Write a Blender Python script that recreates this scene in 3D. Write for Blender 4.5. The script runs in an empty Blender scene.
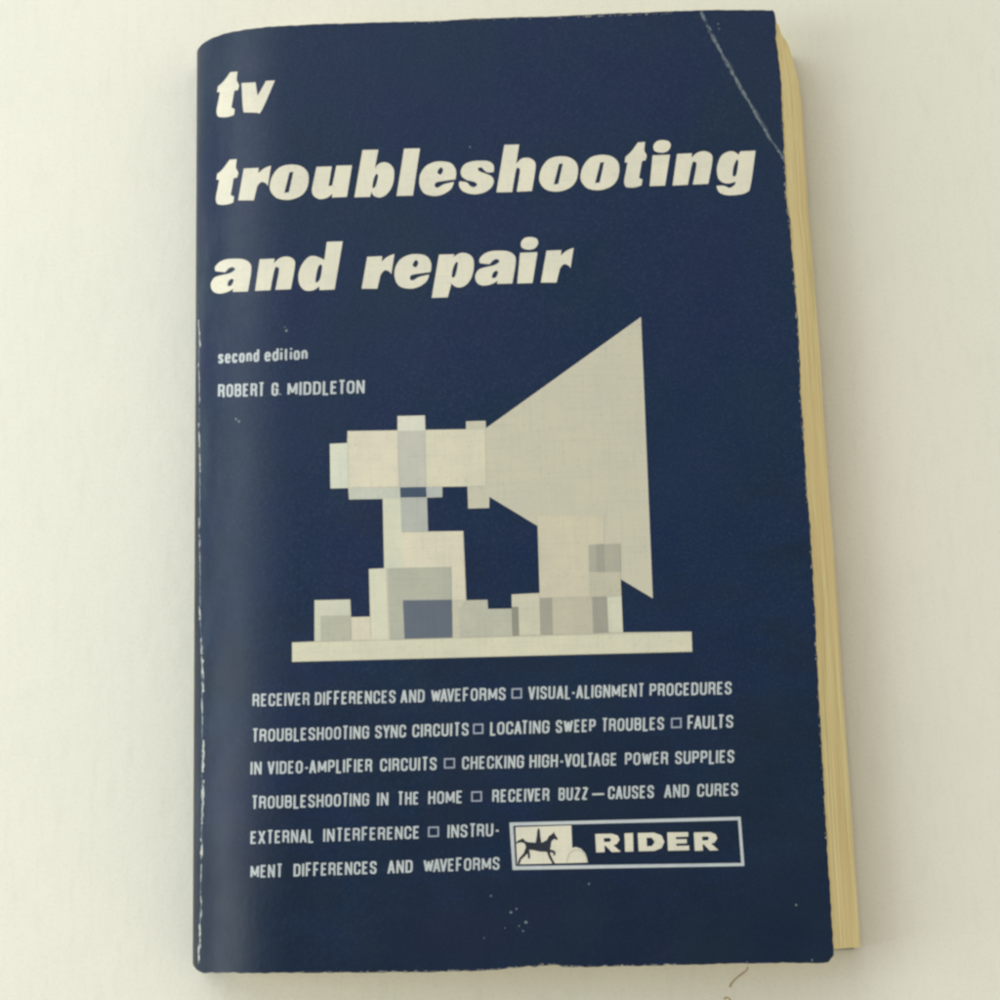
import bpy, bmesh, math, random
from mathutils import Vector, Matrix
from mathutils.geometry import tessellate_polygon
random.seed(7)

# ------------------------------------------------------------------ scene basics
sc = bpy.context.scene
col = sc.collection
sc.render.engine = 'CYCLES'
sc.view_settings.view_transform = 'Standard'
sc.view_settings.look = 'None'
sc.view_settings.exposure = 0.0
sc.view_settings.gamma = 1.0
sc.view_settings.use_curve_mapping = False
sc.cycles.pixel_filter_type = 'BLACKMAN_HARRIS'
sc.cycles.filter_width = 2.7
sc.render.film_transparent = False

# ------------------------------------------------------------------ camera
F = 1800.0                     # focal length in photo pixels (photo 1000 wide)
T = 0.0175                     # thickness of the book
W0 = 0.026                     # width of the rounded shoulder
B0 = 0.0140                    # drop of the shoulder
yw = Vector((-250, 7600, -1800)).normalized()
xw = Vector((1, 0, 0)); xw = (xw - yw * xw.dot(yw)); xw.z = 0
xw = Vector((yw.y, -yw.x, 0)).normalized()
zw = xw.cross(yw).normalized()
ROT = Matrix((xw, yw, zw))     # camera -> world
DIST = 0.412
cam_pos = Vector((0, 0, T)) - ROT @ Vector((0, 0, -DIST))

def ray(px, py):
    return (ROT @ Vector((px - 500.0, 500.0 - py, -F))).normalized()

def on_plane(px, py, z):
    d = ray(px, py)
    k = (z - cam_pos.z) / d.z
    return cam_pos + d * k

# put the world origin at the foot of the spine
c0 = on_plane(250, 972.5, T)
c1 = on_plane(198, 500, T)
cam_pos = cam_pos - Vector((c1.x - 0.0016, c0.y, 0))

cam_data = bpy.data.cameras.new('camera')
cam = bpy.data.objects.new('camera', cam_data)
col.objects.link(cam)
cam.matrix_world = Matrix.Translation(cam_pos) @ ROT.to_4x4()
cam_data.sensor_width = 36.0
cam_data.lens = 36.0 * F / 1000.0
cam_data.clip_start = 0.01
cam_data.clip_end = 50.0
sc.camera = cam

# ------------------------------------------------------------------ the cover surface
def lerp_table(tab, x):
    if x <= tab[0][0]: return tab[0][1]
    for (x0, y0), (x1, y1) in zip(tab, tab[1:]):
        if x <= x1:
            return y0 + (y1 - y0) * (x - x0) / (x1 - x0)
    return tab[-1][1]

def smooth01(t):
    t = max(0.0, min(1.0, t)); return t * t * (3 - 2 * t)

# crease line across the far right corner, book coordinates
CR_A = on_plane(701, 11, T); CR_B = on_plane(785, 160, T)
_cd = (CR_B - CR_A); CR_N = Vector((-_cd.y, _cd.x, 0)).normalized()   # points to the corner
if CR_N.dot(on_plane(772, 10, T) - CR_A) < 0: CR_N = -CR_N

def warp(x, y):
    """gentle waviness of an old soft cover"""
    w = 0.00016 * math.sin(x * 38 + 0.6) * math.sin(y * 23 + 0.4) + 0.00010 * math.sin(x * 71 - y * 33 + 1.0)
    d = (Vector((x, y, 0)) - CR_A).dot(CR_N)
    if d > 0: w -= min(d, 0.02) * 0.070                     # the corner beyond the crease bends down
    w -= 0.00030 * math.exp(-(d / 0.0012) ** 2) * 0.4        # groove of the crease
    return w

def XL(y):
    """left limit of the rolled spine: it leans out a little towards the far end"""
    return -0.00115 - 0.00055 * max(-0.2, min(1.2, y / 0.215))

def height(x, y):
    x0 = x; x = x - XL(y)
    if x < 0: return T - B0 + x * 40
    if x < W0:
        u = (W0 - x) / W0
        s = T - B0 * (1 - math.sqrt(max(0.0, 1 - u ** 2.5)))
        return s + warp(x0, y) * smooth01(x / 0.004)
    x = x0
    return T + warp(x, y)

def on_cover(px, py, lift=0.0):
    """the point of the cover (plus ink thickness) seen at this place of the photo"""
    d = ray(px, py)
    # march down, then bisect
    k0 = (T + 0.002 - cam_pos.z) / d.z
    k1 = (0.003 - cam_pos.z) / d.z
    p = cam_pos + d * k0
    n = 60; ka = k0
    for i in range(1, n + 1):
        kb = k0 + (k1 - k0) * i / n
        q = cam_pos + d * kb
        if q.z <= height(q.x, q.y):
            for _ in range(22):
                km = (ka + kb) / 2
                q = cam_pos + d * km
                if q.z <= height(q.x, q.y): kb = km
                else: ka = km
            break
        ka = kb
    q = cam_pos + d * kb
    e = 0.0003
    xq = max(q.x, XL(q.y) + 2 * e); nx = -(height(xq + e, q.y) - height(xq - e, q.y)) / (2 * e)
    ny = -(height(q.x, q.y + e) - height(q.x, q.y - e)) / (2 * e); nx = max(-8, min(0.6, nx)); ny = max(-0.6, min(0.6, ny))
    nrm = Vector((nx, ny, 1)).normalized()
    return q + nrm * lift

# ------------------------------------------------------------------ materials
def srgb(r, g, b):
    f = lambda c: (c / 255 / 12.92) if c / 255 <= 0.04045 else ((c / 255 + 0.055) / 1.055) ** 2.4
    return (f(r), f(g), f(b), 1.0)

def new_mat(name):
    m = bpy.data.materials.new(name); m.use_nodes = True
    nt = m.node_tree
    return m, nt, nt.nodes['Principled BSDF']

def noise(nt, scale, detail=3.0, rough=0.5, vec=None):
    n = nt.nodes.new('ShaderNodeTexNoise')
    n.inputs['Scale'].default_value = scale; n.inputs['Detail'].default_value = detail
    n.inputs['Roughness'].default_value = rough
    if vec: nt.links.new(vec, n.inputs['Vector'])
    return n.outputs['Fac']

def coords(nt, scale=(1, 1, 1)):
    tc = nt.nodes.new('ShaderNodeTexCoord'); mp = nt.nodes.new('ShaderNodeMapping')
    mp.inputs['Scale'].default_value = scale
    nt.links.new(tc.outputs['Object'], mp.inputs['Vector'])
    return mp.outputs['Vector']

def ramp(nt, fac, stops):
    r = nt.nodes.new('ShaderNodeValToRGB')
    e = r.color_ramp.elements
    e[0].position, e[0].color = stops[0][0], stops[0][1]
    e[1].position, e[1].color = stops[-1][0], stops[-1][1]
    for p, c in stops[1:-1]:
        q = e.new(p); q.color = c
    nt.links.new(fac, r.inputs['Fac'])
    return r.outputs['Color']

def mix(nt, fac, a, b, mode='MIX'):
    m = nt.nodes.new('ShaderNodeMix'); m.data_type = 'RGBA'; m.blend_type = mode
    for s, v in ((m.inputs['Factor'], fac), (m.inputs['A'], a), (m.inputs['B'], b)):
        if hasattr(v, 'links') or hasattr(v, 'is_linked'): nt.links.new(v, s)
        else: s.default_value = v
    return m.outputs['Result']

def bump(nt, h, strength, dist):
    b = nt.nodes.new('ShaderNodeBump')
    b.inputs['Strength'].default_value = strength; b.inputs['Distance'].default_value = dist
    nt.links.new(h, b.inputs['Height'])
    return b.outputs['Normal']

NAVY = (0.0050, 0.0190, 0.057, 1)
def cover_material():
    m, nt, bs = new_mat('navy printed cover')
    v = coords(nt)
    big = noise(nt, 34, 4, 0.55, v)
    c = ramp(nt, big, [(0.30, (0.0054, 0.0205, 0.050, 1)), (0.50, NAVY), (0.70, (0.0060, 0.0172, 0.061, 1))])
    # fine grain of the printed solid: pinholes where the paper shows through
    g = noise(nt, 1900, 2, 0.6, v)
    gf = ramp(nt, g, [(0.50, (0, 0, 0, 1)), (0.80, (0.10, 0.10, 0.10, 1))])
    c = mix(nt, gf, c, (0.16, 0.20, 0.25, 1))
    # mottled, slightly paler along the rounded shoulder of the spine
    sep = nt.nodes.new('ShaderNodeSeparateXYZ'); nt.links.new(v, sep.inputs[0])
    mr = nt.nodes.new('ShaderNodeMapRange'); mr.inputs['From Min'].default_value = 0.014
    mr.inputs['From Max'].default_value = 0.001; mr.clamp = True
    nt.links.new(sep.outputs['X'], mr.inputs['Value'])
    pale_mottle = noise(nt, 90, 6, 0.7, coords(nt, (1.6, 0.45, 1)))
    rr = ramp(nt, pale_mottle, [(0.44, (0, 0, 0, 1)), (0.75, (0.55, 0.55, 0.55, 1))])
    mul = nt.nodes.new('ShaderNodeMath'); mul.operation = 'MULTIPLY'
    nt.links.new(rr, mul.inputs[0]); nt.links.new(mr.outputs['Result'], mul.inputs[1])
    c = mix(nt, mul.outputs[0], c, (0.050, 0.080, 0.105, 1))
    # brownish black spine side left of the worn joint, towards the near end
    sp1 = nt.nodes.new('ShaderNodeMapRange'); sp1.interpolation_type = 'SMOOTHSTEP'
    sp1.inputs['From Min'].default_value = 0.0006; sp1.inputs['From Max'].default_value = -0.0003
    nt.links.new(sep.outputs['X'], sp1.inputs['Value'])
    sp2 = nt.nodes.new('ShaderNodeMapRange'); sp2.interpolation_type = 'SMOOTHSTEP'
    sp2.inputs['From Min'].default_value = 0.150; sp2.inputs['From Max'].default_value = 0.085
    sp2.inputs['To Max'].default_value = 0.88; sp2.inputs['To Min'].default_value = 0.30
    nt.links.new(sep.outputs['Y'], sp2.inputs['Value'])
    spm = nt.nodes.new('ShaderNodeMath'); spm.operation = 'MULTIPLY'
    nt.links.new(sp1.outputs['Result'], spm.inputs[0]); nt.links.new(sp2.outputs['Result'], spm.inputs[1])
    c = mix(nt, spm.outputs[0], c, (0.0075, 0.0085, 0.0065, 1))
    # weaker light towards the lower edge painted as darker colour, with patchy grime
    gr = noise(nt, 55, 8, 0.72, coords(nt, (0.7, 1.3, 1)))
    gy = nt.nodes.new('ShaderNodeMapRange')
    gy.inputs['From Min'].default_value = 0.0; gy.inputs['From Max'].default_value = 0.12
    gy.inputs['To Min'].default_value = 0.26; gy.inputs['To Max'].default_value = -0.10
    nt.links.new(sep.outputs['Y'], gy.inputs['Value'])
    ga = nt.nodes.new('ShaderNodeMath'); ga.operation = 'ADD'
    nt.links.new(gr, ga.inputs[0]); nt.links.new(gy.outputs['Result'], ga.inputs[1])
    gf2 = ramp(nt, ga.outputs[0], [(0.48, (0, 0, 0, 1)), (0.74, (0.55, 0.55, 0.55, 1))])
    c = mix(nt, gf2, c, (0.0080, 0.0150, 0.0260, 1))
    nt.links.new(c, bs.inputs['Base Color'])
    r = noise(nt, 60, 4, 0.6, v)
    rr2 = ramp(nt, r, [(0.3, (0.36, 0.36, 0.36, 1)), (0.7, (0.47, 0.47, 0.47, 1))])
    nt.links.new(rr2, bs.inputs['Roughness'])
    bs.inputs['Specular IOR Level'].default_value = 0.24
    # laid grain and small handling dents
    h1 = noise(nt, 900, 3, 0.6, coords(nt, (1.0, 0.55, 1)))
    h2 = noise(nt, 70, 4, 0.5, v)
    ad = nt.nodes.new('ShaderNodeMath'); ad.operation = 'MULTIPLY_ADD'
    nt.links.new(h2, ad.inputs[0]); ad.inputs[1].default_value = 3.0; nt.links.new(h1, ad.inputs[2])
    nt.links.new(bump(nt, ad.outputs[0], 0.35, 0.00012), bs.inputs['Normal'])
    return m

def ink(name, rgb, var=0.07, rough=0.55):
    """unprinted or tinted paper of the lettering"""
    m, nt, bs = new_mat(name)
    base = srgb(*rgb)
    lo = tuple(c * (1 - var) for c in base[:3]) + (1,)
    hi = tuple(min(1, c * (1 + var)) for c in base[:3]) + (1,)
    hi = (hi[0], hi[1] * 0.985, hi[2] * 0.95, 1)
    c = ramp(nt, noise(nt, 130, 5, 0.65, coords(nt)), [(0.35, lo), (0.65, hi)])
    g = noise(nt, 1500, 2, 0.6, coords(nt))
    gf = ramp(nt, g, [(0.60, (0, 0, 0, 1)), (0.85, (0.35, 0.35, 0.35, 1))])
    c = mix(nt, gf, c, (0.12, 0.14, 0.17, 1))
    for sc_ in ((1500, 60, 1), (60, 1500, 1)):      # faint laid texture of the stock
        wv = noise(nt, 1.0, 2, 0.5, coords(nt, sc_))
        c = mix(nt, ramp(nt, wv, [(0.50, (0, 0, 0, 1)), (0.80, (0.14, 0.14, 0.14, 1))]), c, (0.50, 0.54, 0.58, 1), 'MULTIPLY')
    nt.links.new(c, bs.inputs['Base Color'])
    bs.inputs['Roughness'].default_value = rough
    nt.links.new(bump(nt, noise(nt, 900, 3, 0.6, coords(nt)), 0.3, 0.0001), bs.inputs['Normal'])
    return m

def scuff(name, pale, thr):
    """ink worn off in flecks: paper showing through navy"""
    m, nt, bs = new_mat(name)
    n = noise(nt, 650, 5, 0.75, coords(nt, (1, 0.8, 1)))
    f = ramp(nt, n, [(thr - 0.07, (0, 0, 0, 1)), (thr + 0.07, (1, 1, 1, 1))])
    c = mix(nt, f, NAVY, pale)
    nt.links.new(c, bs.inputs['Base Color']); bs.inputs['Roughness'].default_value = 0.7
    return m

def page_material():
    m, nt, bs = new_mat('yellowed page edges')
    s = noise(nt, 1.0, 4, 0.7, coords(nt, (300, 9, 2600)))
    c = ramp(nt, s, [(0.30, srgb(206, 192, 142)), (0.50, srgb(242, 232, 182)), (0.72, srgb(252, 247, 212))])
    l = noise(nt, 26, 3, 0.5, coords(nt, (1, 1, 6)))
    c = mix(nt, ramp(nt, l, [(0.4, (0, 0, 0, 1)), (0.65, (0.35, 0.35, 0.35, 1))]), c, srgb(240, 216, 164))
    nt.links.new(c, bs.inputs['Base Color']); bs.inputs['Roughness'].default_value = 0.85
    nt.links.new(bump(nt, s, 0.3, 0.0002), bs.inputs['Normal'])
    return m

def table_material():
    m, nt, bs = new_mat('off white table paper')
    v = coords(nt)
    c = ramp(nt, noise(nt, 7, 4, 0.5, v), [(0.35, srgb(222, 222, 209)), (0.65, srgb(228, 225, 213))])
    fibre = noise(nt, 1.0, 3, 0.6, coords(nt, (500, 90, 1)))
    c = mix(nt, ramp(nt, fibre, [(0.5, (0, 0, 0, 1)), (0.75, (0.22, 0.22, 0.22, 1))]), c, srgb(205, 205, 190))
    g = noise(nt, 1400, 2, 0.5, v)
    c = mix(nt, ramp(nt, g, [(0.5, (0, 0, 0, 1)), (0.8, (0.25, 0.25, 0.25, 1))]), c, srgb(200, 190, 165))
    nt.links.new(c, bs.inputs['Base Color']); bs.inputs['Roughness'].default_value = 0.6
    h = noise(nt, 60, 9, 0.7, v)
    nt.links.new(bump(nt, h, 0.40, 0.0007), bs.inputs['Normal'])
    return m

MAT = {
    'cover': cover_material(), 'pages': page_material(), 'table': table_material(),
    'cream': ink('cream lettering paper', (212, 209, 192), 0.05),
    'small': ink('small lettering paper', (184, 192, 196)),
    'box': ink('greyish tint', (150, 158, 176)),
    'white': ink('bright paper', (220, 224, 222)),
    'navy_flat': ink('dark ink', (22, 30, 48), rough=0.5),
    'edge': scuff('worn cover edge', (0.36, 0.35, 0.30, 1), 0.50),
    'scuff_light': scuff('spine wear', (0.42, 0.44, 0.41, 1), 0.45),
    'scuff_dim': scuff('crease wear', (0.14, 0.18, 0.21, 1), 0.46),
    'pale_mottle': scuff('rubbed ink', (0.040, 0.060, 0.090, 1), 0.50),
    'fleck': ink('bare fleck', (104, 116, 124)),
    'stain': ink('brown stain', (168, 148, 108), 0.15, 0.7),
}

# ------------------------------------------------------------------ mesh helpers
def link_mesh(name, verts, faces, mat, parent=None, smooth=False):
    me = bpy.data.meshes.new(name); me.from_pydata([tuple(v) for v in verts], [], faces); me.update()
    if smooth:
        for p in me.polygons: p.use_smooth = True
    me.materials.append(mat)
    o = bpy.data.objects.new(name, me); col.objects.link(o)
    if parent: o.parent = parent
    return o

def spline_outline(pts, steps=6):
    """closed outline; points (x, y) are smooth, (x, y, 1) are corners"""
    n = len(pts); out = []
    P = [Vector((p[0], p[1])) for p in pts]; C = [len(p) > 2 for p in pts]
    for i in range(n):
        j = (i + 1) % n
        a, b = P[i], P[j]
        if C[i] and C[j]:
            out.append(a); continue
        ta = Vector((0, 0)) if C[i] else (b - P[i - 1]) * 0.5
        tb = Vector((0, 0)) if C[j] else (P[(j + 1) % n] - a) * 0.5
        if C[i]: ta = (b - a) * 0.9 - tb * 0.3
        if C[j]: tb = (b - a) * 0.9 - ta * 0.3
        for k in range(steps):
            t = k / steps
            h00 = 2*t**3 - 3*t**2 + 1; h10 = t**3 - 2*t**2 + t
            h01 = -2*t**3 + 3*t**2; h11 = t**3 - t**2
            out.append(a * h00 + ta * h10 + b * h01 + tb * h11)
    return out

class Ink:
    """collects flat shapes given where they are seen on the cover and lays them on the curved cover"""
    def __init__(self): self.bm = bmesh.new(); self.lv = {}
    def poly(self, loops, lift):
        vs = [Vector((p[0], p[1], 0)) for l in loops for p in l]
        tris = tessellate_polygon([[Vector((p[0], p[1], 0)) for p in l] for l in loops])
        b = bmesh.new()
        bv = [b.verts.new(v) for v in vs]
        for t in tris:
            try: b.faces.new([bv[i] for i in t])
            except ValueError: pass
        xs = [v.x for v in vs]; ys = [v.y for v in vs]
        def cut(axis, at):
            co = Vector((at, 0, 0)) if axis == 0 else Vector((0, at, 0))
            no = Vector((1, 0, 0)) if axis == 0 else Vector((0, 1, 0))
            bmesh.ops.bisect_plane(b, geom=b.verts[:] + b.edges[:] + b.faces[:], plane_co=co, plane_no=no, dist=1e-5)
        x = math.floor(min(xs))
        while x < max(xs):
            if x > min(xs): cut(0, x)
            x += 0.7 if x < 212 else (1.5 if x < 262 else 9)
        y = min(ys) + 9
        while y < max(ys):
            cut(1, y); y += 9
        m = {}
        for v in b.verts: m[v] = self.bm.verts.new(on_cover(v.co.x, v.co.y, lift))
        for f in b.faces:
            self.bm.faces.new([m[v] for v in f.verts])
        b.free()
    def build(self, name, mat, parent):
        me = bpy.data.meshes.new(name)
        self.bm.normal_update()
        for f in self.bm.faces:
            if f.normal.z < 0: f.normal_flip()
        self.bm.to_mesh(me); self.bm.free()
        me.materials.append(mat)
        o = bpy.data.objects.new(name, me); col.objects.link(o); o.parent = parent
        return o

# ------------------------------------------------------------------ the book
book = bpy.data.objects.new('paperback_book', None); col.objects.link(book)
book.empty_display_size = 0.02
book['label'] = 'worn navy blue paperback repair manual lying face up on the off-white surface'
book['category'] = 'book'

# edges of the cover as traced (photo places) -> book coordinates on the cover plane
RIGHT = [(772.5, 8), (775, 12), (777, 18), (776.5, 40), (779.5, 58), (781.5, 80), (783, 120), (785, 160), (786.5, 200), (790, 222), (792, 250), (795, 285), (797, 312),
         (799, 340), (801, 400), (804, 440), (806, 480), (808.5, 510), (810.5, 530), (812, 560), (814.5, 600), (818, 680), (822.5, 760), (827.5, 850), (832, 920), (834, 963)]
TOP = [(250, 27.2), (275, 26.3), (325, 23.8), (360, 22.8), (400, 21.5), (430, 21.2), (470, 18.6), (500, 17.6), (560, 16.3), (600, 14.3), (650, 12.6), (700, 10.4), (740, 8.8), (772.5, 8), (780, 7.8)]
BOTTOM = [(215, 973), (250, 973), (300, 972.7), (380, 972.4), (430, 972), (470, 971), (495, 970), (520, 967.6), (527, 965.4), (533, 967.4), (541, 965), (548, 965.4), (556, 964.8), (563, 967), (580, 967),
          (630, 966), (680, 965), (740, 963.4), (790, 963), (834, 963)]
right_t = sorted([(on_plane(a, b, T).y, on_plane(a, b, T).x) for a, b in RIGHT])
top_t = [(on_plane(a, b, T).x, on_plane(a, b, T).y) for a, b in TOP]
bot_t = [(on_plane(a, b, T).x, on_plane(a, b, T).y) for a, b in BOTTOM]
XR = lerp_table(right_t, 0.1)
YT = top_t[0][1]; YB = bot_t[1][1]
print('book', XR, YT, YB, 'corner x', [round(v[1], 4) for v in right_t[::6]])

def jag(a, k, s):  # small raggedness of worn edges
    return 0.00010 * (math.sin(a * 900 + k) * math.sin(a * 370 + s) + 0.6 * math.sin(a * 2300 + 2 * s))

us = []
x = 0.0
while x < W0 + 0.002:
    us.append(x); x += 0.00012 if x < 0.002 else 0.0004
NX = 90
for i in range(1, NX + 1): us.append(None)
x_start = [u for u in us if u is not None][-1]
NY = 260
verts = []; faces = []
ncol = len(us)
for j in range(NY + 1):
    t = j / NY
    for i, u in enumerate(us):
        # y first guess for right edge
        yg = YB + (YT - YB) * t
        xr = lerp_table(right_t, yg) + jag(yg, 1, 2)
        if u is None:
            k = i - (ncol - NX) + 1
            x = x_start + (xr - x_start) * k / NX
        else: x = u
        yt = lerp_table(top_t, x) + jag(x, 3, 1) * 0.6
        yb = lerp_table(bot_t, x) + jag(x, 5, 4) * 0.8
        # rounded corners at the shoulder of the spine and at the fore-edge corner
        if x < 0.0040: yb += 0.0022 * (1 - x / 0.0040) ** 2
        dr = xr - x
        if dr < 0.0022:
            cut = 0.0022 - math.sqrt(max(0, 0.0022 ** 2 - (0.0022 - dr) ** 2))
            if True: yb += cut * 0.7
        y = yb + (yt - yb) * t
        xa = x + XL(y) * (1 - min(1.0, x / 0.06)) ; verts.append((xa, y, height(max(xa, XL(y) + 1e-7), y)))
TH = 0.00032
n0 = len(verts)
# underside of the sheet
for (x, y, z) in list(verts):
    e = 0.0002
    xx = max(x, XL(y) + 1e-7); dzdx = (height(xx + e, y) - height(xx, y)) / e
    nrm = Vector((-min(dzdx, 25), 0, 1)).normalized()
    verts.append((x - nrm.x * TH + 0.0, y, z - nrm.z * TH))
for j in range(NY):
    for i in range(ncol - 1):
        a = j * ncol + i
        faces.append((a, a + 1, a + 1 + ncol, a + ncol))
        b = a + n0
        faces.append((b, b + ncol, b + 1 + ncol, b + 1))
for j in range(NY):
    a = j * ncol + ncol - 1; faces.append((a, a + n0, a + n0 + ncol, a + ncol))
    a = j * ncol; faces.append((a, a + ncol, a + n0 + ncol, a + n0))
for i in range(ncol - 1):
    a = i; faces.append((a, a + n0, a + 1 + n0, a + 1))
    a = NY * ncol + i; faces.append((a, a + 1, a + 1 + n0, a + n0))
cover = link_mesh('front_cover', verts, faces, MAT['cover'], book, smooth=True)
cover.data.set_sharp_from_angle(angle=math.radians(50))

# spine: goes on from the foot of the shoulder, tucks to the right towards the table
SP = []
ZS = T - B0
SLANT = 0.0085
for k in range(15):
    a = k / 14
    SP.append((0.0 + 0.0042 * a ** 1.7, ZS - 0.00002 - (ZS - 0.00035) * a))
sv = []; sf = []
NS = 120
for j in range(NS + 1):
    y = YB + 0.0020 + (YT - YB - 0.0020) * j / NS
    wob = 0.00012 * math.sin(y * 60) + 0.00008 * math.sin(y * 210 + 1)
    for (px_, pz) in SP:
        sv.append((XL(y) + px_ + wob * (1 - pz / ZS) , y, pz))
    for (px_, pz) in SP:
        sv.append((XL(y) + px_ + 0.0004 + wob * (1 - pz / ZS), y, pz))
m2 = len(SP) * 2; m1 = len(SP)
for j in range(NS):
    for i in range(m1 - 1):
        a = j * m2 + i; sf.append((a, a + 1, a + 1 + m2, a + m2))
        b = a + m1; sf.append((b, b + m2, b + 1 + m2, b + 1))
    for i in (0, m1 - 1):
        a = j * m2 + i; sf.append((a, a + m2, a + m1 + m2, a + m1) if i == 0 else (a, a + m1, a + m1 + m2, a + m2))
for i in range(m1 - 1):
    sf.append((i, i + m1, i + m1 + 1, i + 1))
    a = NS * m2 + i; sf.append((a, a + 1, a + m1 + 1, a + m1))
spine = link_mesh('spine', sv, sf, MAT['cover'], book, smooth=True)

# back cover: flat sheet on the table, pushed out at the fore-edge by the slant
bv = []; bf = []
NB = 60
for j in range(NB + 1):
    y = YB + 0.0006 + (YT - YB - 0.0060) * j / NB
    xr = lerp_table(right_t, y) * 0.55 + XR * 0.45
    x1 = xr + SLANT - 0.0018 + jag(y, 2, 3)
    bv += [(0.0046, y, 0.0006), (x1, y, 0.0006), (x1, y, 0.00025), (0.0046, y, 0.00025)]
for j in range(NB):
    for i in range(4):
        a = j * 4 + i; b = j * 4 + (i + 1) % 4
        bf.append((a, b, b + 4, a + 4))
bf.append((0, 3, 2, 1)); bf.append((NB * 4, NB * 4 + 1, NB * 4 + 2, NB * 4 + 3))
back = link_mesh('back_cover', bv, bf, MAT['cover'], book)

# page block: every leaf a thin ridge of the fore-edge, slanted outwards towards the table
NL = 84
z0, z1 = 0.00065, T - TH - 0.00045
prof = []
rnd = random.Random(3)
for k in range(NL):
    a = k / (NL - 1)                  # 0 at the bottom leaf
    off = SLANT * ((1 - a) ** 0.85) + 0.0006 * math.sin(a * 7.0) * (1 - a) + rnd.uniform(-0.00016, 0.00016)
    if rnd.random() < 0.14: off += rnd.uniform(-0.0005, 0.0003)
    top_off = 0.0022 * (1 - a) ** 1.3 + rnd.uniform(-0.00008, 0.00008)
    prof.append((off, top_off))
pv = []; pf = []
NYP = 48
dz = (z1 - z0) / NL
for k in range(NL):
    off, toff = prof[k]
    zb = z0 + dz * k + dz * 0.06; zt = z0 + dz * (k + 1) - dz * 0.06
    a_ = k / (NL - 1)
    # left side follows the inside of the spine
    zz = (zb + zt) / 2
    if zz > ZS: xl = W0 * (1 - (max(0, 1 - ((T - zz - TH) / B0 - 1) ** 2)) ** 0.0) ; 
    f = max(0.0, min(1.0, (zz - ZS) / B0))
    xl = 0.0052 if zz < ZS else 0.0040 + W0 * (1 - max(0, 1 - f ** 2) ** 0.5)
    for j in range(NYP + 1):
        t = j / NYP
        y = YB + 0.0009 + (YT - toff * 1.0 - 0.0010 - YB - 0.0009) * t
        er = lerp_table(right_t, y) - 0.0005
        mixed = er * (0.45 + 0.55 * a_) + (XR - 0.0005) * (0.55 - 0.55 * a_)
        x1 = mixed + off + 0.00006 * math.sin(y * 140 + k * 0.9)
        drop = min(0.0, height(min(x1, er), y) - T) * a_
        # far upper corner of the leaves is softly rounded
        x1 -= 0.0022 * (1 - a_) * max(0.0, 1 - (YT - toff - 0.0010 - y) / 0.013) ** 2
        b0 = len(pv)
        pv += [(max(xl, 0.0052 if zz < ZS else xl), y, zb + drop), (x1, y, zb + drop), (x1 + 0.00003, y, (zb + zt) / 2 + drop), (x1, y, zt + drop), (xl, y, zt + drop)]
        if j:
            for i in range(5):
                p = b0 - 5 + i; q = b0 - 5 + (i + 1) % 5
                pf.append((p, q, q + 5, p + 5))
        else: pf.append((b0, b0 + 4, b0 + 3, b0 + 2, b0 + 1))
        if j == NYP: pf.append((b0, b0 + 1, b0 + 2, b0 + 3, b0 + 4))
pages = link_mesh('page_block', pv, pf, MAT['pages'], book)

# ------------------------------------------------------------------ title lettering (outlines traced letter by letter)
def crop(x0, y0, s): return (x0, y0, s)
K = 1000 / 130.0
G = {}
def glyph(name, frame, *loops):
    x0, y0, s = frame
    G[name] = [[(x0 + p[0] / s, y0 + p[1] / s) + tuple(p[2:]) for p in l] for l in loops]
c = 1
glyph('t', (210, 140, K), [(152,152,c),(207,148,c),(201,214),(218,250),(209,290,c),(183,294,c),(160,424,c),(186,436,c),(180,480,c),(140,495),(92,499),(56,490),(46,450),(56,390,c),(72,306,c),(50,306,c),(56,262,c),(98,224)])
glyph('o', (210, 140, K), [(620,190),(700,202),(750,248),(758,318),(738,388),(690,435),(605,461),(515,447),(466,392),(463,330),(490,260),(542,208)],
      [(612,248,c),(642,245,c),(607,403,c),(572,407,c)])
glyph('r', (460, 230, K), [(665,160,c),(780,155,c),(776,197,c),(820,160),(874,138,c),(850,294,c),(832,272),(798,264),(768,298,c),(742,405,c),(622,405,c)])
glyph('u', (210, 140, K), [(820,207,c),(937,204,c),(912,356,c),(940,352,c),(973,198,c),(1093,195,c),(1053,438,c),(938,443,c),(943,413,c),(900,445),(845,455),(797,430),(784,390),(790,345)])
glyph('b', (330, 130, K), [(250,155,c),(372,152,c),(346,292,c),(385,255),(440,252),(486,292),(493,360),(475,440),(432,498),(382,520),(338,507),(320,475,c),(308,515,c),(188,518,c)],
      [(352,342),(370,352),(352,430),(328,446),(332,395)])
glyph('l', (330, 130, K), [(570,145,c),(692,142,c),(638,505,c),(512,508,c)])
glyph('e', (330, 130, K), [(850,242),(928,255),(968,308),(965,380,c),(868,393),(815,405),(806,434),(830,444),(876,418),(954,400,c),(930,455),(870,495),(800,508),(725,488),(690,428),(692,350),(730,285),(788,252)],
      [(850,288),(870,308),(852,344),(826,326)])
glyph('s', (450, 130, K), [(240,237),(300,242),(336,275),(335,324,c),(288,326),(262,308),(242,288),(214,296),(226,318),(272,336),(320,358),(337,398),(315,446),(260,482),(180,495),(105,475),(72,435),(72,396,c),(128,404),(156,432),(188,440),(208,420),(188,400),(130,385),(90,355),(84,310),(112,265),(170,242)])
glyph('h', (450, 130, K), [(418,115,c),(532,112,c),(509,262,c),(550,222),(602,215),(648,240),(658,292),(630,470,c),(513,475,c),(538,318),(526,294),(508,308),(478,478,c),(357,480,c)])
glyph('idot', (560, 130, K), [(790,78),(838,90),(851,124),(826,164),(775,175),(727,160),(719,122),(744,88)])
glyph('i', (560, 130, K), [(712,196,c),(846,191,c),(808,428,c),(690,432,c)])
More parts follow.
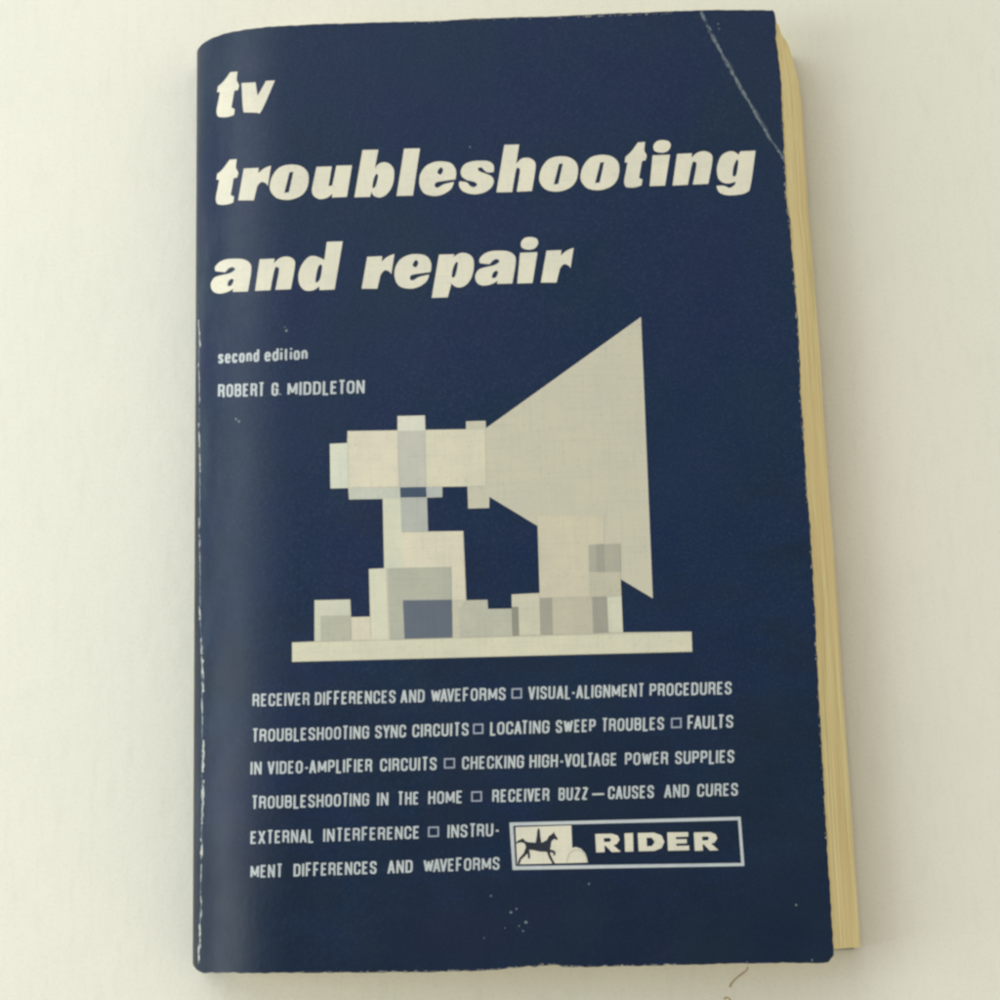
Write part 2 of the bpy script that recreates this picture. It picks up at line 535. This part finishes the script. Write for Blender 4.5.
glyph('n', (640, 130, K), [(285,185,c),(400,180,c),(396,216,c),(440,176),(500,164),(548,188),(556,240),(525,415,c),(406,420,c),(434,272),(422,246),(400,262),(368,422,c),(250,428,c)])
glyph('g', (640, 130, K), [(618,210),(660,174),(715,165),(758,192,c),(772,165,c),(888,160,c),(850,430),(820,480),(760,498),(670,502),(610,480),(588,430,c),(645,430),(690,446),(728,422),(734,398,c),(680,412),(632,402),(600,366),(592,290)],
      [(742,232),(756,245),(740,345),(714,352),(718,290)])
glyph('a', (460, 230, K), [(290,160),(370,165),(420,198),(427,260),(402,412,c),(285,415,c),(290,390,c),(240,418),(175,428),(130,405),(117,355),(145,305),(205,285),(265,271),(303,243),(288,225),(258,232),(228,264,c),(154,256,c),(150,224),(185,185),(235,165)],
      [(276,314),(293,326),(275,366),(247,368),(252,335)])
glyph('p', (350, 230, K), [(685,190,c),(802,187,c),(798,208,c),(850,178),(910,185),(948,225),(950,310),(922,390),(872,435),(820,440),(780,412,c),(752,518,c),(628,522,c)],
      [(812,252),(830,258),(810,352),(784,362),(790,305)])
glyph('d', (210, 230, 1000/140), [(835,85,c),(948,82,c),(890,425,c),(783,430,c),(780,402,c),(740,430),(680,432),(640,390),(632,320),(655,250),(702,195),(752,187),(817,214,c)],
      [(780,252),(801,260),(786,350),(755,374),(762,305)])
glyph('v', (210, 60, 12.5), [(395,290,c),(570,280,c),(592,435,c),(612,420),(700,262,c),(812,256,c),(650,625),(600,660,c),(430,656,c),(412,600)])

def place(ink_, name, dx=0.0, dy=0.0, lift=0.00005):
    ink_.poly([spline_outline([(p[0] + dx, p[1] + dy) + tuple(p[2:]) for p in l]) for l in G[name]], lift)

def lettering(name, items):
    k = Ink()
    for it in items: place(k, *it)
    return k.build(name, MAT['cream'], cover)
lettering('title_word', [('t', 0.7, -87.5), ('v',)])
lettering('title_word', [('t',), ('r', 238.3 - 540.9, 200.5 - 282.7), ('o',), ('u',), ('b',), ('l',), ('e',), ('s',), ('h',), ('o', 269.4, -8.3), ('o', 310.7, -9.7),
                         ('t', 408.2, -17.2), ('idot',), ('i',), ('n',), ('g',)])
lettering('title_word', [('a', -264.3, 8.0), ('n', -417.4, 105.3), ('d',)])
lettering('title_word', [('r', -179.2, 6.1), ('e', -24.8, 92.7), ('p',), ('a',), ('idot', -132.5, 97.0), ('i', -132.5, 97.4), ('r',)])

# ------------------------------------------------------------------ small condensed lettering drawn with strokes
O_ = [(.5,1),(.22,.97),(.03,.86),(0,.7),(0,.3),(.03,.14),(.22,.03),(.5,0),(.78,.03),(.97,.14),(1,.3),(1,.7),(.97,.86),(.78,.97),(.5,1)]
FONT = {
 'A': (.98, [[(0,0),(.5,1),(1,0)], [(.2,.27),(.8,.27)]]),
 'B': (.95, [[(0,0),(0,1),(.7,1),(.93,.93),(.96,.76),(.9,.6),(.68,.53),(0,.53)], [(.68,.53),(.93,.47),(1,.28),(.95,.08),(.72,0),(0,0)]]),
 'C': (.92, [[(1,.66),(1,.78),(.93,.93),(.72,1),(.28,1),(.06,.93),(0,.78),(0,.22),(.06,.07),(.28,0),(.72,0),(.94,.07),(1,.22),(1,.36)]]),
 'D': (.95, [[(0,0),(0,1),(.62,1),(.92,.92),(1,.72),(1,.28),(.92,.08),(.62,0),(0,0)]]),
 'E': (.80, [[(1,1),(0,1),(0,0),(1,0)], [(0,.52),(.85,.52)]]),
 'F': (.78, [[(1,1),(0,1),(0,0)], [(0,.50),(.85,.50)]]),
 'G': (.95, [[(1,.68),(1,.8),(.93,.94),(.72,1),(.28,1),(.06,.93),(0,.78),(0,.22),(.06,.07),(.28,0),(.72,0),(.94,.08),(1,.22),(1,.48),(.55,.48)]]),
 'H': (.95, [[(0,0),(0,1)], [(1,0),(1,1)], [(0,.52),(1,.52)]]),
 'I': (.0, [[(.5,0),(.5,1)]]),
 'K': (.98, [[(0,0),(0,1)], [(1,1),(.05,.4)], [(.3,.58),(1,0)]]),
 'L': (.75, [[(0,1),(0,0),(1,0)]]),
 'M': (1.3, [[(0,0),(0,1),(.5,.15),(1,1),(1,0)]]),
 'N': (1.0, [[(0,0),(0,1),(1,0),(1,1)]]),
 'O': (.95, [O_]),
 'P': (.90, [[(0,0),(0,1),(.68,1),(.95,.92),(1,.74),(.95,.54),(.68,.46),(0,.46)]]),
 'R': (.95, [[(0,0),(0,1),(.68,1),(.93,.93),(.97,.76),(.93,.58),(.68,.5),(0,.5)], [(.62,.5),(.92,.4),(1,0)]]),
 'S': (.90, [[(.98,.72),(.95,.9),(.72,1),(.28,1),(.04,.92),(0,.74),(.1,.6),(.85,.42),(1,.26),(.95,.08),(.72,0),(.28,0),(.04,.08),(0,.28)]]),
 'T': (.85, [[(0,1),(1,1)], [(.5,1),(.5,0)]]),
 'U': (.95, [[(0,1),(0,.24),(.07,.07),(.3,0),(.7,0),(.93,.07),(1,.24),(1,1)]]),
 'V': (.98, [[(0,1),(.5,0),(1,1)]]),
 'W': (1.45, [[(0,1),(.26,0),(.5,.9),(.74,0),(1,1)]]),
 'X': (.98, [[(0,0),(1,1)], [(0,1),(1,0)]]),
 'Y': (.98, [[(0,1),(.5,.45),(1,1)], [(.5,.45),(.5,0)]]),
 'Z': (.88, [[(0,1),(1,1),(0,0),(1,0)]]),
 '-': (.50, [[(0,.42),(1,.42)]]),
 '_': (1.9, [[(0,.42),(1,.42)]]),
 '.': (.0, [[(.5,0),(.5,.06)]]),
 's': (.72, [[(.98,.50),(.8,.66),(.25,.66),(.03,.54),(.15,.40),(.85,.28),(1,.14),(.8,0),(.22,0),(0,.16)]]),
 'e': (.80, [[(0,.35),(1,.35),(1,.5),(.78,.66),(.25,.66),(0,.5),(0,.16),(.25,0),(.78,0),(1,.14)]]),
 'c': (.75, [[(1,.48),(.78,.66),(.25,.66),(0,.5),(0,.16),(.25,0),(.78,0),(1,.18)]]),
 'o': (.80, [[(.5,.66),(.22,.66),(0,.5),(0,.16),(.22,0),(.78,0),(1,.16),(1,.5),(.78,.66),(.5,.66)]]),
 'n': (.78, [[(0,0),(0,.68)], [(0,.5),(.3,.66),(.75,.66),(1,.5),(1,0)]]),
 'd': (.80, [[(1,1),(1,0)], [(1,.5),(.75,.66),(.25,.66),(0,.5),(0,.16),(.25,0),(.75,0),(1,.16)]]),
 'i': (.0, [[(.5,0),(.5,.66)], [(.5,.84),(.5,.98)]]),
 't': (.42, [[(.4,.92),(.4,.1),(.6,0),(1,0)], [(0,.66),(1,.66)]]),
}
def stroke_poly(pts, th, tv):
    """polyline -> outline quads; th = stem width, tv = hairline (horizontal stroke) width"""
    n = len(pts); L = []; R = []
    def nrm(a, b):
        d = (b - a).normalized(); return Vector((-d.y, d.x))
    for i in range(n):
        ns = []
        if i > 0: ns.append(nrm(pts[i-1], pts[i]))
        if i < n - 1: ns.append(nrm(pts[i], pts[i+1]))
        closed = (pts[0] - pts[-1]).length < 1e-6
        if closed and i in (0, n - 1): ns = [nrm(pts[-2], pts[-1]), nrm(pts[0], pts[1])]
        m = sum(ns, Vector((0, 0)))
        if m.length < 0.3: m = ns[0]
        m = m.normalized()
        k = 1 / max(0.5, m.dot(ns[0]))
        off = Vector((m.x * th / 2, m.y * tv / 2)) * min(k, 1.6)
        L.append(pts[i] + off); R.append(pts[i] - off)
    return L, R

KERN = {'LT': .42, 'LV': .35, 'LY': .35, 'L-': .25, 'AT': .35, 'TA': .35, 'AV': .42, 'VA': .42, 'WA': .4, 'FA': .3, 'PA': .3, '-A': .2, '-V': .2, 'TO': .1, 'AU': .12, 'TR': .1, 'CA': .12, 'YN': .15, 'VO': .15, 'VE': .15, 'IV': .12, 'SY': .1, 'G.': .2, 'LO': .15, 'LI': .12, 'LE': .12, 'LA': .1, 'TI': .08, 'ET': .18, 'RT': .12, 'OT': .08}
def kern(text, i):
    return KERN.get(text[i:i+2], 0.0)

class SmallText:
    def __init__(self): self.k = Ink()
    def word(self, text, x0, x1, bl0, slope, cap, stem=2.0, hair=1.8, slant=-0.02):
        """bl0 = baseline at x0; the word fills x0..x1"""
        gap = 0.30; x0 += 0.5; x1 -= 0.5
        tot = sum(FONT[ch][0] for ch in text) + gap * (len(text) - 1) - sum(kern(text, i) for i in range(len(text)))
        unit = ((x1 - x0) - stem * len(text)) / tot
        x = x0
        for n_, ch in enumerate(text):
            w, strokes = FONT[ch]
            w = w * unit
            for q, st in enumerate(strokes):
                pts = []
                for (a, b) in st:
                    sx = x + stem / 2 + (a * w if w > 0 else 0)
                    up = hair / 2 + b * (cap - hair)
                    if (b in (0, 1)) and ch in 'AVWNMXYKHILTRFPU' and (len(st) < 5 or (ch == 'U' and b == 1)): up = b * cap   # stems run the full height
                    if ch in '-_': up = b * cap
                    sy = (bl0 - slope * (sx - x0)) - up
                    pts.append(Vector((sx - up * slant, sy)))
                if ch in 'AVWNMXYKZ' and len(pts) < 7:
                    for i in range(len(pts) - 1):
                        a_, b_ = pts[i], pts[i+1]
                        if abs(a_.x - b_.x) < 3.0 * abs(a_.y - b_.y):
                            hw = Vector((stem / 2 * (1.12 if abs(a_.x - b_.x) > 1.2 else 1.0), 0))
                            if ch in 'NM' and abs(a_.x - b_.x) > 0.6: hw *= 0.92
                        else: hw = Vector((0, hair / 2))
                        self.k.poly([[a_ - hw, b_ - hw, b_ + hw, a_ + hw]], 0.00004 + (q * 3 + i) * 0.000006)
                else:
                    L, R = stroke_poly(pts, stem, hair)
                    for i in range(len(pts) - 1):
                        self.k.poly([[L[i], L[i+1], R[i+1], R[i]]], 0.00004 + q * 0.000012)
            x += w + stem + (gap - kern(text, n_)) * unit
    def square(self, x0, x1, bl, size, slope):
        t = 1.5
        def P(a, b): return (x0 + a * (x1 - x0) - b * 0.0, bl - slope * a * (x1 - x0) - b * size)
        o = [P(0,0), P(1,0), P(1,1), P(0,1)]
        tx = t / (x1 - x0); ty = t / size
        i_ = [P(tx,ty), P(1-tx,ty), P(1-tx,1-ty), P(tx,1-ty)]
        for a in range(4):
            b = (a + 1) % 4
            self.k.poly([[o[a], o[b], i_[b], i_[a]]], 0.00004)
    def build(self, name, mat): return self.k.build(name, mat, cover)

def line(name, words, xl, bl, xr, br, cap, squares=(), mat='small', **kw):
    t = SmallText(); s = (bl - br) / (xr - xl)
    for (w, a, b) in words: t.word(w, a, b, bl - s * (a - xl), s, cap, **kw)
    o = t.build(name, MAT[mat])
    for (a, b) in squares:
        q = SmallText(); q.square(a, b, bl - s * (a - xl) - 1.2, 10.3, s)
        q.build('bullet_square', MAT['box'])
    return o
C1 = 12.6
line('topic_line', [('RECEIVER',252,310),('DIFFERENCES',314.3,396),('AND',400,425),('WAVEFORMS',430.5,506),('VISUAL-ALIGNMENT',527.7,644.7),('PROCEDURES',649,732)],
     252, 706.6, 732, 694.2, C1, [(511.5, 522)])
line('topic_line', [('TROUBLESHOOTING',251.5,369.5),('SYNC',374.6,406.4),('CIRCUITS',411.8,469),('LOCATING',489.6,549.8),('SWEEP',555.2,596),('TROUBLES',601,664.4),('FAULTS',687,733.6)],
     250, 742, 733, 727.6, C1, [(473, 483.4), (671, 681.6)])
line('topic_line', [('IN',250,262),('VIDEO-AMPLIFIER',267,372.6),('CIRCUITS',379.6,437),('CHECKING',461.5,524.3),('HIGH-VOLTAGE',529,617.4),('POWER',624.4,668.5),('SUPPLIES',674.6,734.6)],
     250, 774.6, 735, 762.6, C1, [(444, 455)])
line('topic_line', [('TROUBLESHOOTING',251,369.5),('IN',376.5,388.7),('THE',397,419.4),('HOME',427.7,463),('RECEIVER',491.7,549.8),('BUZZ',558,588.3),('_',590.5,605.5),('CAUSES',607.5,654.3),('AND',663.7,689.3),('CURES',696.7,738.3)],
     250, 809, 738, 795.6, C1, [(471.2, 482)])
line('topic_line', [('EXTERNAL',250,314.6),('INTERFERENCE',322.7,420),('INSTRU-',447,500)], 250, 844, 500, 836, C1, [(428, 439)])
line('topic_line', [('MENT',250,283),('DIFFERENCES',293,377),('AND',387,413),('WAVEFORMS',423,500)], 250, 878, 500, 869.6, C1)
line('edition_line', [('second',217.5,259.6),('edition',264,308)], 217.5, 363.6, 308, 359.4, 13.2, stem=2.3, hair=1.8)
line('author_line', [('ROBERT',217.5,265),('G.',271,281.5),('MIDDLETON',287,365)], 217.5, 397.4, 365, 393.2, 13.0, stem=2.3, hair=1.9)

# ------------------------------------------------------------------ picture-tube illustration
def flat(name, poly, mat, lift):
    k = Ink(); k.poly([[Vector(p) for p in poly]], lift); return k.build(name, mat, cover)
ART = [(292,642.4),(314.4,641.4),(314.4,600.2),(350.4,599.4),(351.2,617),(370,616.6),(368.8,569),(384,568.2),(382.6,499),(349,499.6),(348.2,488.2),(330.4,488.6),(329.8,443.8),(347,443),
       (347.4,431),(397.4,430.2),(397.4,416),(425,415.4),(425.4,429.8),(466,429.2),(466,421.4),(485.5,420.8),(486,428.2),(641,317),(652.8,598.4),(620.7,579.2),(623.2,632.4),(691.6,631.6),(692.4,651.8),(292,662)]
HOLE = [(442.4,487),(467.4,486.6),(468.2,508.6),(489.2,508),(489.4,496.8),(537.5,526),(539.6,593),(511.5,594.4),(511.8,608.6),(488.2,609),(487.6,599.8),(466.4,600.2),(463.4,531),(428.2,531.4),(427,497.8),(442.4,497.2)]
k = Ink(); k.poly([[Vector(p) for p in ART], [Vector(p) for p in HOLE]], 0.00004)
MAT['art'] = ink('cream art paper', (191, 188, 170), 0.03)
art = k.build('tube_illustration', MAT['art'], cover)
tints = [
 ((330,444),(347.6,443.4),(348.4,488),(330.6,488.4), (203,206,190), 1),
 ((398,431),(425.2,430.6),(426,487),(399,487.4), (184,184,174), 1),
 ((398,416.6),(424.6,416),(425.2,430.6),(398,431), (206,207,192), 1),
 ((349.2,488.4),(400,487.8),(400.4,498.8),(349.6,499.2), (186,190,178), 1),
 ((400,487.6),(426,487),(426.6,497.2),(400.6,497.6), (52,70,94), 2),
 ((426,487),(442,486.8),(442.2,496.6),(426.6,497.2), (172,178,174), 1),
 ((383,499),(400.6,498.6),(401.6,531.6),(403,568),(384.6,568.4), (200,202,182), 1),
 ((400.6,497.6),(427,497.4),(428,531.6),(401.6,532), (170,174,168), 2),
 ((401.6,532.4),(462.6,531.6),(465.8,600),(452,600),(451.4,567),(403,568), (208,203,182), 1),
 ((369.4,569.4),(386,568.6),(389,640),(371.4,640.4), (204,204,184), 1),
 ((388,568.4),(451.2,567),(452.4,638),(390.6,639.6), (170,172,158), 2),
 ((403,600.4),(451.8,599.8),(452.4,637.6),(404.6,638.8), (88,98,113), 3),
 ((315,600.8),(350,600),(351,640.4),(315.4,641), (196,197,180), 1),
 ((320.6,616),(350.4,615.2),(351,640.2),(321,641), (174,175,158), 2),
 ((351.4,617.4),(370,617),(371,640),(351.8,640.4), (203,198,179), 1),
 ((348.2,431.6),(397.6,430.8),(398.8,487),(348.8,487.6), (207,202,182), 1),
 ((425.6,430.6),(485,429.4),(486,486),(426.2,486.8), (205,201,180), 1),
 ((292.4,643),(691.4,632.4),(692,651.4),(292.6,661.4), (204,202,180), 1),
 ((466.6,600.6),(487.4,600.2),(488,609.4),(511.6,609.2),(512.4,636),(460,637.4),(459,609), (178,179,164), 1),
 ((511.8,607),(518.2,606.6),(519.2,635.4),(512.6,636), (138,138,126), 2),
 ((512,595),(539,594),(540.6,634.8),(519.2,635.4),(518.2,606.6),(511.8,607), (196,194,174), 1),
 ((537.8,516),(604,515),(604,544),(588.6,545),(590,596.8),(540,598), (196,191,170), 1),
 ((540,598),(552,597.8),(553,634.4),(541,634.8), (156,155,142), 2),
 ((552,597.8),(592,597),(593.4,633.2),(553,634.4), (184,180,162), 1),
 ((592,597),(607,596.6),(608.6,632.6),(593.4,633.2), (152,151,139), 2),
 ((607,596.6),(621.4,596),(622.8,632),(608.6,632.6), (200,201,182), 1),
 ((588.6,545),(620,543.6),(620.6,579),(621.4,596),(590,597), (184,181,162), 2),
 ((588.6,545),(620,543.6),(620.6,572),(589.4,572), (166,164,150), 3),
 ((596,545),(604,544.6),(604.6,572),(596.8,572), (154,153,141), 4),
]
tcache = {}
for q, t in enumerate(tints):
    pts, rgb, lv = t[:-2], t[-2], t[-1]
    if rgb not in tcache: tcache[rgb] = ink('overlap tint', rgb, 0.05)
    flat('tint_panel', pts, tcache[rgb], 0.00004 + lv * 0.000018 + q * 0.0000015)

# ------------------------------------------------------------------ publisher's mark
k = Ink()
FO = [(509.4,822.6),(740.6,816.8),(744.4,866),(512.6,870)]
FI = [(513.2,825.8),(738.0,820.2),(741.2,863.0),(515.6,866.2)]
for a in range(4):
    b = (a + 1) % 4
    k.poly([[Vector(FO[a]), Vector(FO[b]), Vector(FI[b]), Vector(FI[a])]], 0.00004)
k.build('logo_frame', MAT['small'], cover)
k = Ink()
pan = [(515.4,827.2),(571.3,825.4),(572.2,848),(576,847),(581,848.8),(585.4,853.4),(588,862.6),(517.2,864.4)]
k.poly([[Vector(p) for p in pan]], 0.00004)
k.build('logo_panel', MAT['cream'], cover)
def L5(p): return [Vector((505 + a / 10, 815 + b / 10)) for a, b in p]
hill = [Vector((577.0 + 10.6 * math.cos(a), 862.4 + 13.2 * math.sin(a))) for a in [math.pi + math.pi * i / 18 for i in range(19)]]
hill2 = [Vector((577.0 + 9.6 * math.cos(a), 862.4 + 12.2 * math.sin(a))) for a in [math.pi + math.pi * i / 18 for i in range(19)]]
k = Ink(); 
for i in range(18): k.poly([[hill[i], hill[i+1], hill2[i+1], hill2[i]]], 0.00007)
k.build('hill_outline', tcache[(184,181,162)], cover)
k = Ink()
k.poly([L5([(100,298),(128,256),(178,234),(204,262),(236,272),(306,276),(318,215),(322,160),(334,128),(348,150),(352,215),(364,278),(418,252),(438,212),(470,190),(489,172),(502,198),(528,238),(518,252),
            (492,238),(464,262),(457,312),(450,345),(415,368),(350,366),(282,352),(238,348),(212,345),(204,300),(196,284),(160,272),(122,282)])], 0.00008)
k.poly([L5([(206,330),(240,348),(228,382),(188,420),(158,448),(148,490),(124,490),(140,436),(186,384)])], 0.000085)
k.poly([L5([(226,376),(244,352),(252,430),(232,438)])], 0.00009)
k.poly([L5([(416,362),(450,340),(452,392),(478,450),(502,486),(474,486),(440,428)])], 0.000085)
k.poly([L5([(446,344),(492,356),(506,376),(500,402),(480,408),(486,384),(450,368)])], 0.00009)
k.build('horse_emblem', MAT['navy_flat'], cover)
def L6(p): return [Vector((585 + a / 5.882, 815 + b / 5.882)) for a, b in p]
def R_(x, y, w):
    return [[(x,y),(x+w*.68,y-2),(x+w*.9,y+10),(x+w*.97,y+34),(x+w*.86,y+58),(x+w*.72,y+66),(x+w*1.02,y+104),(x+w*.66,y+106),(x+w*.42,y+70),(x+w*.36,y+70),(x+w*.38,y+106),(x+w*.04,y+108)],
            [(x+w*.34,y+24),(x+w*.58,y+23),(x+w*.63,y+34),(x+w*.58,y+46),(x+w*.35,y+47)]]
k = Ink()
for lp in ([R_(60,112,148)], [[[(232,108),(282,106),(285,214),(236,216)]]],
           [[[(310,106),(405,104),(450,120),(467,158),(450,194),(408,211),(316,213)], [(362,134),(392,133),(410,158),(394,183),(364,184)]]],
           [[[(484,103),(606,101),(607,127),(534,129),(535,143),(598,142),(599,166),(536,168),(537,182),(612,180),(613,207),(488,210)]]], [R_(640,103,142)]):
    for loops in lp: k.poly([L6(l) for l in loops], 0.00004)
k.build('logo_lettering', MAT['cream'], cover)

# ------------------------------------------------------------------ wear
def ragged_line(k, pts, w, seed, lift=0.00005, step=2.2, gaps=0.0):
    rn = random.Random(seed)
    dense = []
    for (a, b) in zip(pts, pts[1:]):
        a = Vector(a); b = Vector(b); n = max(1, int((b - a).length / step))
        for i in range(n): dense.append(a + (b - a) * i / n)
    dense.append(Vector(pts[-1]))
    ww = [w * rn.uniform(0.35, 1.3) for _ in dense]
    off = [rn.uniform(-0.2, 0.2) * w for _ in dense]
    L = []; R = []
    for i, p in enumerate(dense):
        d = (dense[min(i + 1, len(dense) - 1)] - dense[max(i - 1, 0)]).normalized()
        n = Vector((-d.y, d.x))
        L.append(p + n * (off[i] + ww[i] / 2)); R.append(p + n * (off[i] - ww[i] / 2))
    for i in range(len(dense) - 1):
        if rn.random() < gaps: continue
        k.poly([[L[i], L[i+1], R[i+1], R[i]]], lift)

k = Ink(); ragged_line(k, [(701,12),(724,58),(748,101),(771,140),(784,159)], 5.0, 9, 0.00003, step=9); k.build('crease_rub', MAT['pale_mottle'], cover)
k = Ink()
ragged_line(k, [(701,12),(712,36),(724,58),(736,80),(748,101),(760,122),(771,140),(784,159)], 2.3, 5)
ragged_line(k, [(708,30),(722,56),(731,72)], 1.2, 8, 0.00007, gaps=0.3)
ragged_line(k, [(703,13),(714,37),(726,59),(738,81),(750,102),(762,123)], 1.0, 15, 0.00006, gaps=0.45)
crease = k.build('corner_crease', MAT['scuff_dim'], cover)
crease['label'] = 'pale diagonal crease across the upper right cover corner'
k = Ink()
for (y0, y1, x0, x1, w) in [(322,345,198.5,200.5,1.5),(365,400,198.6,200,1.0),(425,470,198.8,200.4,1.5),(520,560,199,200,.9),(608,618,199.6,200,1.4),(640,652,201,201.6,2.2),(655,672,202,203,2.6),(676,690,203.4,203,2.4),
                            (700,722,202,202.6,1.6),(742,770,203.4,203,2.4),(782,806,203.2,203,2.8),(806,822,202.6,202,2.2),(840,856,201.4,201.8,2.6),(866,880,201.8,201,1.2),(898,915,201,201.6,1.4),(926,946,199.6,200.6,1.8),(946,962,198.6,198.8,1.6)]:
    ragged_line(k, [(x0,y0-2),((x0+x1)/2+.2,(y0+y1)/2),(x1,y1+2)], w * 0.85, int(y0), step=2.4)
k.build('spine_wear', MAT['scuff_light'], cover)
k = Ink(); ragged_line(k, [(199,322),(200,440),(200.4,600),(202.4,680),(202.4,800),(201.2,870),(199.6,958)], 1.2, 77, 0.000045, step=5)
k.build('joint_crack', MAT['scuff_dim'], cover)
# flecks where the ink has chipped off
rn = random.Random(21)
def fleck(x, y, r, lift=0.00005):
    k = Ink(); n = 7
    k.poly([[Vector((x + r * rn.uniform(.55, 1.2) * math.cos(6.283 * i / n), y + r * rn.uniform(.55, 1.2) * math.sin(6.283 * i / n))) for i in range(n)]], lift)
    k.build('ink_fleck', MAT['fleck'], cover)
for (x, y, r) in [(286.5,330.5,1.9),(285,327,1.0),(236,419,1.7),(239,421.5,1.5),(511,912.5,1.8),(516.5,909,1.3),(526,922,1.8),(519,926,1.2),(523,931,1.2),(491,896,1.3),(484,938,1.0),
                  (589,884,1.3),(505,928,.9),(796,905,1.4),(795.5,287,1.5),(803.2,430,1.8),(801,408,1.0),(718,24,1.2),(719,29,1.0),(470,147,1.2),(812,960,1.6),(747,962,1.2),(337,640,.8)]:
    fleck(x, y, r * 0.9)
# bare paper along the edges of the cover
for pts, w_, sd, g in (([(x_, y_ - 0.9) for x_, y_ in BOTTOM[2:-3]], 1.0, 31, 0.45), ([(x_, y_ + 1.6) for x_, y_ in TOP[4:-3]], 0.8, 32, 0.55), ([(x_ - 1.2, y_) for x_, y_ in RIGHT[6:-2]], 0.8, 33, 0.75)):
    k = Ink(); ragged_line(k, pts, w_, sd, 0.00004, gaps=g); k.build('edge_wear', MAT['edge'], cover)

# ------------------------------------------------------------------ the surface it lies on
def tab_h(x, y):
    return -0.0003 + 0.00025 * math.sin(x * 31 + 1) * math.sin(y * 17) if not (-0.01 < x < 0.17 and -0.01 < y < 0.23) else -0.0003 * 0 
S = 1.2
tab = link_mesh('tabletop', [(-S, -S, 0), (S, -S, 0), (S, S, 0), (-S, S, 0), (-S, -S, -0.03), (S, -S, -0.03), (S, S, -0.03), (-S, S, -0.03)],
                [(0, 1, 2, 3), (7, 6, 5, 4), (0, 4, 5, 1), (1, 5, 6, 2), (2, 6, 7, 3), (3, 7, 4, 0)], MAT['table'])
tab['kind'] = 'structure'
tab['label'] = 'pale off-white surface under the book'
sv = []; sf = []
rn = random.Random(4)
def table_streak(pts, w):
    base = len(sv)
    for i, (a, b) in enumerate(pts):
        p = on_plane(a, b, 0.00006); ww = w * rn.uniform(.5, 1.2) * 0.00024
        q = on_plane(*pts[min(i + 1, len(pts) - 1)], 0.00006) - on_plane(*pts[max(i - 1, 0)], 0.00006)
        n = Vector((-q.y, q.x, 0)).normalized() * ww / 2
        sv.extend([p + n, p - n])
        if i: sf.append((base + 2*i - 2, base + 2*i - 1, base + 2*i + 1, base + 2*i))
table_streak([(748,967),(746.4,970.5),(743,973),(739,976),(735,979.4),(731,984),(730,987)], 1.7)
table_streak([(724,999),(726.5,997.4),(728.6,998),(731,1001)], 1.6)
st = link_mesh('crack', sv, sf, MAT['stain'], tab)

# ------------------------------------------------------------------ light
w = bpy.data.worlds.new('World'); sc.world = w; w.use_nodes = True
nt = w.node_tree; bg = nt.nodes['Background']
tc = nt.nodes.new('ShaderNodeTexCoord')
dp = nt.nodes.new('ShaderNodeVectorMath'); dp.operation = 'DOT_PRODUCT'
nt.links.new(tc.outputs['Generated'], dp.inputs[0]); dp.inputs[1].default_value = (0.0, -0.26, 0.966)
mr = nt.nodes.new('ShaderNodeMapRange'); mr.interpolation_type = 'SMOOTHSTEP'
mr.inputs['From Min'].default_value = 0.50; mr.inputs['From Max'].default_value = 0.98
mr.inputs['To Min'].default_value = 1.05; mr.inputs['To Max'].default_value = 0.05
nt.links.new(dp.outputs['Value'], mr.inputs['Value'])
nt.links.new(mr.outputs['Result'], bg.inputs['Strength'])
bg.inputs['Color'].default_value = (1.0, 0.935, 0.825, 1)

def area(name, loc, target, size, power, color):
    l = bpy.data.lights.new(name, 'AREA'); l.shape = 'RECTANGLE'; l.size, l.size_y = size
    l.energy = power; l.color = color
    o = bpy.data.objects.new(name, l); col.objects.link(o)
    o.location = loc
    d = Vector(target) - Vector(loc)
    o.rotation_euler = d.to_track_quat('-Z', 'Y').to_euler()
    return o
area('window_light', (-0.50, 0.58, 0.80), (0.06, 0.12, 0), (0.7, 0.5), 4.5, (0.90, 0.98, 1.0))
area('side_light', (-0.74, 0.00, 0.52), (0.0, 0.08, 0), (0.35, 0.6), 4.4, (0.86, 0.95, 0.98))
